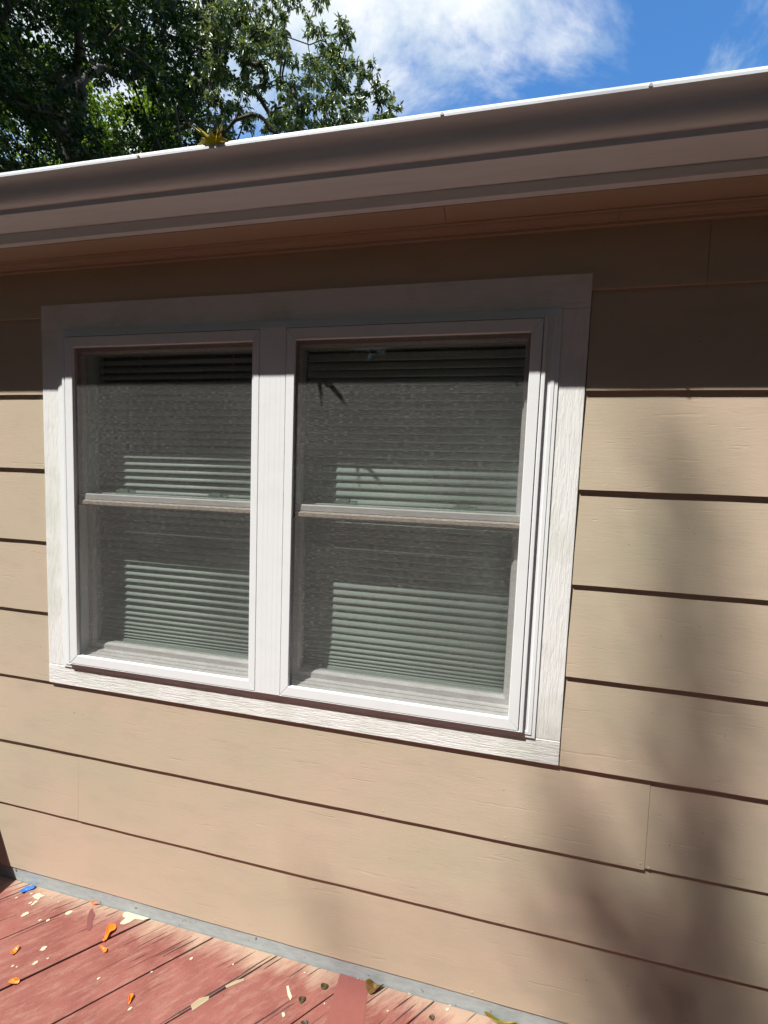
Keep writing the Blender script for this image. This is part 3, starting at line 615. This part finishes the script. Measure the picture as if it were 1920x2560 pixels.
# ---------------------------------------------------------------- trees
def tubes(segs, nside=7):
    vs = []; fs = []
    for (p, q, r0, r1) in segs:
        p = np.array(p); q = np.array(q); d = q-p; L_ = np.linalg.norm(d)
        if L_ < 1e-5: continue
        d /= L_; a = np.cross(d, [0, 0, 1.]) if abs(d[2]) < .95 else np.cross(d, [1., 0, 0]); a /= np.linalg.norm(a); b = np.cross(d, a); n0 = len(vs)
        for c, r in ((p, r0), (q, r1)):
            for i in range(nside): t = 2*math.pi*i/nside; vs.append(tuple(c + r*(math.cos(t)*a+math.sin(t)*b)))
        for i in range(nside): j = (i+1) % nside; fs.append((n0+i, n0+j, n0+nside+j, n0+nside+i))
    return vs, fs
def leaf_mesh(pos, long_dir, size, wid, r, bend=.25):
    """kite-shaped leaves folded on the midrib: 4 verts, 2 tris"""
    n = len(pos); long_dir = long_dir/np.linalg.norm(long_dir, axis=1)[:, None]
    s = np.cross(long_dir, r.normal(size=(n, 3))); s /= np.linalg.norm(s, axis=1)[:, None]; nrm = np.cross(s, long_dir)
    L_ = size[:, None]; W = wid[:, None]
    v = np.empty((n, 4, 3), np.float32)
    v[:, 0] = pos; v[:, 1] = pos + long_dir*L_*.5 + s*W*.5 + nrm*W*bend; v[:, 2] = pos + long_dir*L_; v[:, 3] = pos + long_dir*L_*.5 - s*W*.5 + nrm*W*bend
    me = bpy.data.meshes.new('crown'); me.vertices.add(n*4); me.vertices.foreach_set('co', v.ravel())
    idx = (np.arange(n)[:, None]*4 + np.array([0, 1, 2, 0, 2, 3])).ravel().astype(np.int32)
    me.loops.add(n*6); me.loops.foreach_set('vertex_index', idx)
    me.polygons.add(n*2); me.polygons.foreach_set('loop_start', np.arange(0, n*6, 3, dtype=np.int32)); me.polygons.foreach_set('loop_total', np.full(n*2, 3, np.int32))
    me.update(); me.validate(); return me
def tree(name, label, base, trunk_top, clumps, leaves_per, leaf_len, leaf_wid, mat, seed, droop=.4, trunk_r=.28, group=None, twig=.012):
    """clumps: (x,y,z,r). Limbs: each clump hooks on to the nearest limb point below it; radii follow the pipe rule."""
    r = np.random.default_rng(seed); base = np.array(base, float); top = np.array(trunk_top, float)
    nodes = [base]; par = [-1]
    for i in range(1, 9):
        t = i/8; p = base + (top-base)*t + np.append(r.normal(size=2)*.10*(0 < t < 1), 0); nodes.append(p); par.append(len(nodes)-2)
    order = sorted(range(len(clumps)), key=lambda i: np.linalg.norm(np.array(clumps[i][:3])-(base+(top-base)*.8)))
    tipsn = []
    for i in order:
        c = np.array(clumps[i][:3]); P = np.array(nodes); d = np.linalg.norm(P-c, axis=1) + np.where(P[:, 2] > c[2]+.3, 1.2, 0) + np.where(np.arange(len(P)) < 4, 6, 0)
        j = int(np.argmin(d)); p = nodes[j]; L_ = np.linalg.norm(c-p); m = max(2, int(L_/.7)); last = j; bow = r.normal(size=3)*.10*L_; bow[2] = abs(bow[2])*.3 - .06*L_
        for k in range(1, m+1):
            t = k/m; q = p+(c-p)*t + bow*math.sin(math.pi*t) + r.normal(size=3)*.03; nodes.append(q); par.append(last); last = len(nodes)-1
        tipsn.append(last)
    rad = np.zeros(len(nodes)); 
    for t in tipsn: rad[t] = twig**2.3
    acc = rad.copy()
    for i in range(len(nodes)-1, 0, -1): acc[i] = max(acc[i], (twig*.8)**2.3); acc[par[i]] += acc[i]
    rr = np.maximum(acc**(1/2.3), twig*.7); rr[:9] = np.maximum(rr[:9], trunk_r*np.linspace(1, .55, 9))
    segs = [(nodes[par[i]], nodes[i], rr[par[i]] if par[i] < 9 and i < 9 else min(rr[par[i]], rr[i]*1.25), rr[i]) for i in range(1, len(nodes))]
    # twigs inside each clump carry the leaves
    pos = []; dirs = []
    for q in clumps:
        x, y, z, cr = q[:4]
        if len(q) > 4:                                        # a loose spray with a set number of leaves
            m = max(3, int(q[4])); pos.append(np.array([x, y, z]) + r.normal(size=(m, 3))*cr*.55); dd = r.normal(size=(m, 3)); dd[:, 2] -= droop; dirs.append(dd); continue
        c = np.array([x, y, z]); nt = max(1, int(leaves_per*cr*cr/14 + r.random()))
        for _ in range(nt):
            u = r.normal(size=3); u /= np.linalg.norm(u); u[2] = u[2]*.75+.10; e = c + u*cr*r.uniform(.45, 1.0)
            if r.random() < .35: segs.append((c+u*.1*cr, e, twig*.55, twig*.25))
            m = 14; t = r.uniform(.35, 1.05, m)[:, None]; pp = c + (e-c)*t + r.normal(size=(m, 3))*cr*.07
            dd = u*.5 + r.normal(size=(m, 3))*.55; dd[:, 2] -= droop; pos.append(pp); dirs.append(dd)
    pos = np.concatenate(pos); dirs = np.concatenate(dirs); n = len(pos)
    root = tag(empty(name, tuple(base)), label, 'tree', group)
    vs, fs = tubes(segs); vs = [tuple(np.array(v)-base) for v in vs]
    me = bpy.data.meshes.new('trunk'); me.from_pydata(vs, [], fs); link('trunk', me, 'bark', root, True)
    sz = r.uniform(.7, 1.25, n)
    link('crown', leaf_mesh((pos-base).astype(np.float32), dirs, leaf_len*sz, leaf_wid*sz, r), mat, root)
    return n
def ray(px, py, Y):
    """a point at depth Y behind the wall, along the viewing direction of a picture point of the photograph"""
    M3 = S.camera.matrix_world.to_3x3(); d = M3 @ Vector(((px-960)/1069.44, -(py-1280)/1069.44, -1)); t = (Y-CAM.y)/d.y; return CAM + d*t

def topx(x, y, z):
    d = S.camera.matrix_world.to_3x3().inverted() @ (Vector((x, y, z))-CAM); return 960-d.x/d.z*1069.44, 1280+d.y/d.z*1069.44
def trees():
    r = np.random.default_rng(3); GR = -.62; total = 0
    # A: big dark oak whose shaded underside hangs over the roof
    cl = []
    while len(cl) < 820:
        p = r.uniform(-1, 1, 3)
        if np.linalg.norm(p) > 1: continue
        x, y, z = -12.0+p[0]*7.6, 8.4+p[1]*6.2, 13.4+p[2]*8.2; rad = r.uniform(.5, .95)
        if z < 5.6 or y < 2.4 or (x+rad)/(y+1.09) > -.60 + .05*math.sin(z*2.1): continue
        sh = 9.4-y
        if sh > 0 and x+.88*sh+rad > -6.0 and 7.5 < z-2.22*sh < 15: continue      # keeps its shade off the hickory
        u, v = topx(x, y, z)
        if ((u-265)/70)**2+((v-265)/70)**2 < 1 or ((u-90)/50)**2+((v-125)/65)**2 < 1: continue     # openings in the crown
        cl.append((x, y, z, rad))
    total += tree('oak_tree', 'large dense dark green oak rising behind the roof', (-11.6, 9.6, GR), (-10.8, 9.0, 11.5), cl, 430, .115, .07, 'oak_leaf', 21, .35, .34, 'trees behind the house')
    # B: hickory with drooping leaf tassels, sunlit
    cl = []
    spots = [(690, 20, 34), (745, 75, 40), (760, 30, 25), (830, 70, 38), (800, 130, 45), (845, 150, 40), (740, 215, 34), (700, 260, 34), (770, 245, 45), (820, 215, 46), (865, 245, 42), (905, 175, 30), (930, 215, 36), (950, 260, 28), (890, 285, 40), (820, 300, 50), (740, 310, 50), (680, 300, 34),
             (640, 40, 40), (610, 80, 46), (655, 95, 44), (700, 110, 36), (650, 140, 36), (620, 160, 40), (575, 60, 46), (560, 120, 50), (590, 200, 40), (625, 215, 30), (560, 260, 46), (600, 300, 46), (640, 290, 30), (965, 300, 24), (545, 30, 40), (530, 190, 46), (860, 330, 45), (780, 360, 60), (920, 330, 40)]
    def inside(x, y, P):
        c = False
        for i in range(len(P)):
            (x0, y0), (x1, y1) = P[i-1], P[i]
            if (y0 > y) != (y1 > y) and x < (x1-x0)*(y-y0)/(y1-y0)+x0: c = not c
        return c
    P1 = [(480, -60), (640, -60), (680, 40), (745, 95), (725, 170), (650, 200), (625, 330), (480, 380)]; P2 = [(685, 265), (755, 225), (800, 110), (850, 60), (905, 160), (955, 205), (980, 290), (930, 350), (690, 370)]
    while len(spots) < 105:
        q = (r.uniform(480, 990), r.uniform(-60, 380))
        if inside(*q, P1) or inside(*q, P2): spots.append(q+(r.uniform(20, 34),))
    for px, py, pr in spots:
        Y = 9.4 + r.uniform(-1.1, 1.1); c = ray(px, py, Y); rad = pr/1069.44*(Y+1.1)*1.15
        for _ in range(3): o = r.normal(size=3)*rad*.45; cl.append((c.x+o[0], c.y+o[1]*1.6, c.z+o[2]*.8, rad*r.uniform(.5, .75)))
    for _ in range(70): cl.append((-4.2+r.normal()*1.6, 10.2+r.normal()*1.0, 7.0+r.normal()*1.1, r.uniform(.4, .65)))
    total += tree('hickory_tree', 'sunlit hickory with drooping clusters of narrow leaves against the clouds', (-4.6, 10.4, GR), (-4.4, 10.3, 8.6), cl, 1250, .14, .046, 'hickory_leaf', 31, .95, .24, 'trees behind the house', .007)
    # C: yellow green tree further back, seen through the oak
    cl = []
    while len(cl) < 150:
        p = r.uniform(-1, 1, 3)
        if np.linalg.norm(p) > 1: continue
        cl.append((-20.+p[0]*7.0, 18.0+p[1]*3.2, 16.5+p[2]*6.5, r.uniform(.8, 1.4)))
    total += tree('maple_tree', 'bright yellow green tree glimpsed through gaps in the dark oak', (-20., 18.5, GR), (-20., 18.2, 15), cl, 190, .20, .15, 'sunny_leaf', 41, .3, .3, 'trees behind the house')
    # E: tall tree across the yard: its top throws the soft shadows on the siding
    def sunward(X, Z, t): return Vector((X, 0, Z)) + SUN*t
    cl = []
    for X, Z, rad, lai in ((.45, 1.50, .05, .35), (.46, 1.40, .07, .45), (.475, 1.28, .08, .5), (.50, 1.17, .085, .55), (.515, 1.05, .085, .55), (.53, .92, .085, .55), (.535, .80, .09, .55), (.545, .68, .10, .55), (.56, .56, .11, .55), (.585, .45, .12, .55), (.58, .34, .13, .4), (.62, .25, .14, .4), (.56, .17, .13, .32), (.48, .10, .10, .25), (.63, .10, .14, .4), (.40, .17, .06, .25),
                           (.27, .62, .03, .5), (.295, .57, .035, .6), (.325, .50, .04, .6), (.345, .43, .04, .45), (.215, .42, .04, .5), (.245, .36, .04, .5), (.29, .29, .05, .35), (.31, .10, .07, .35), (.25, .16, .05, .25), (-.36, .13, .025, .5), (-.335, .085, .035, .5), (.42, .02, .08, .3), (.58, .0, .13, .4), (.60, -.2, .16, .6), (.75, -.35, .2, .7), (.62, -.5, .18, .7), (.85, -.6, .22, .8), (.68, -.8, .2, .8), (.9, -.95, .24, .8), (.72, -1.1, .2, .8), (1.0, -.1, .2, .6), (1.05, -.4, .22, .8), (1.1, -.8, .24, .8)):
        t = 17.5+r.uniform(-.8, .8); c = sunward(X, Z, t); cl.append((c.x, c.y, c.z, rad, lai*math.pi*rad*rad/.00075))
    def shades(x, y, z, rad):                                 # does a clump darken the sunlit stretch of wall and plank ends?
        sh = -y; X = x+.87*sh; Z = z-2.19*sh
        return -1.95-rad < X < .98+rad and Z+rad > -1.25
    k = 0
    while k < 420:                                            # the body of the crown, clear of the sunlit wall
        p = r.uniform(-1, 1, 3)
        if np.linalg.norm(p) > 1: continue
        x, y, z = -4.6+p[0]*4.2, -8.0+p[1]*4.0, 11.0+p[2]*6.4; rad = r.uniform(.4, .75)
        if shades(x, y, z, rad): continue
        cl.append((x, y, z, rad)); k += 1
    for _ in range(150):                                      # unseen limbs added to shade wall and deck beyond the window
        c = sunward(r.uniform(1.5, 5.), r.uniform(-5, 2.2), r.uniform(13.5, 17.5)); cl.append((c.x, c.y, c.z, r.uniform(.35, .6)))
    total += tree('yard_tree', 'tall narrow-leaved tree across the yard, lighter green than its neighbours', (-4.4, -8.0, GR), (-4.3, -7.8, 14.5), cl, 700, .075, .034, 'hickory_leaf', 51, .4, .26, 'trees across the yard', .0055)
    # unseen trees placed to block sky fill and darken the pane reflections
    labels = ['dark tree between the tallest tree and the one at the yard corner', 'tallest dark tree, standing behind the lighter narrow-leaved tree', 'dark tree at the yard corner before the wood', 'dark tree right beside the lighter narrow-leaved tree', 'shortest dark tree, standing past the end of the deck', 'dark tree past the deck end where the resin box stands']
    for i, (x, y, h, w) in enumerate(((3.0, -8.5, 15.5, 3.6), (-.6, -11.5, 18.5, 4.2), (8.6, -7.2, 15, 3.8), (-9.8, -7.6, 17, 4.4), (12, -1.5, 14, 3.6), (-14.0, -3.5, 15, 3.8))):
        cl = []; tries = 0
        while len(cl) < 170 and tries < 4000:
            tries += 1; p = r.uniform(-1, 1, 3)
            if np.linalg.norm(p) > 1: continue
            q = (x+p[0]*w, y+p[1]*w, h*.54+p[2]*h*.50); rad = r.uniform(.8, 1.3)
            if q[2] < .4 or shades(*q, rad): continue
            cl.append(q+(rad,))
        total += tree('yard_tree', labels[i], (x, y, GR), (x, y, h*.75), cl, 120, .26, .18, 'oak_leaf', 60+i, .3, .25, 'trees across the yard')
    # unseen leaf mass added round the yard to cut low skylight
    n = 52000; th = r.uniform(math.radians(-18), math.radians(198), n); R = r.uniform(15, 20, n); z = -.6 + (8.6+1.6*np.sin(th*9)+1.0*np.sin(th*23))*r.random(n)**.92
    pos = np.stack([R*np.cos(th), -1-R*np.sin(th), z], 1); d = r.normal(size=(n, 3)); d[:, 2] -= .3; sz = r.uniform(.65, 1.1, n)
    tag(link('woodland', leaf_mesh(pos.astype(np.float32), d, sz, sz*.75, r), 'oak_leaf'), 'dense dark wood closing off the yard', 'woodland', kind='stuff')
    print('leaves', total)
trees()
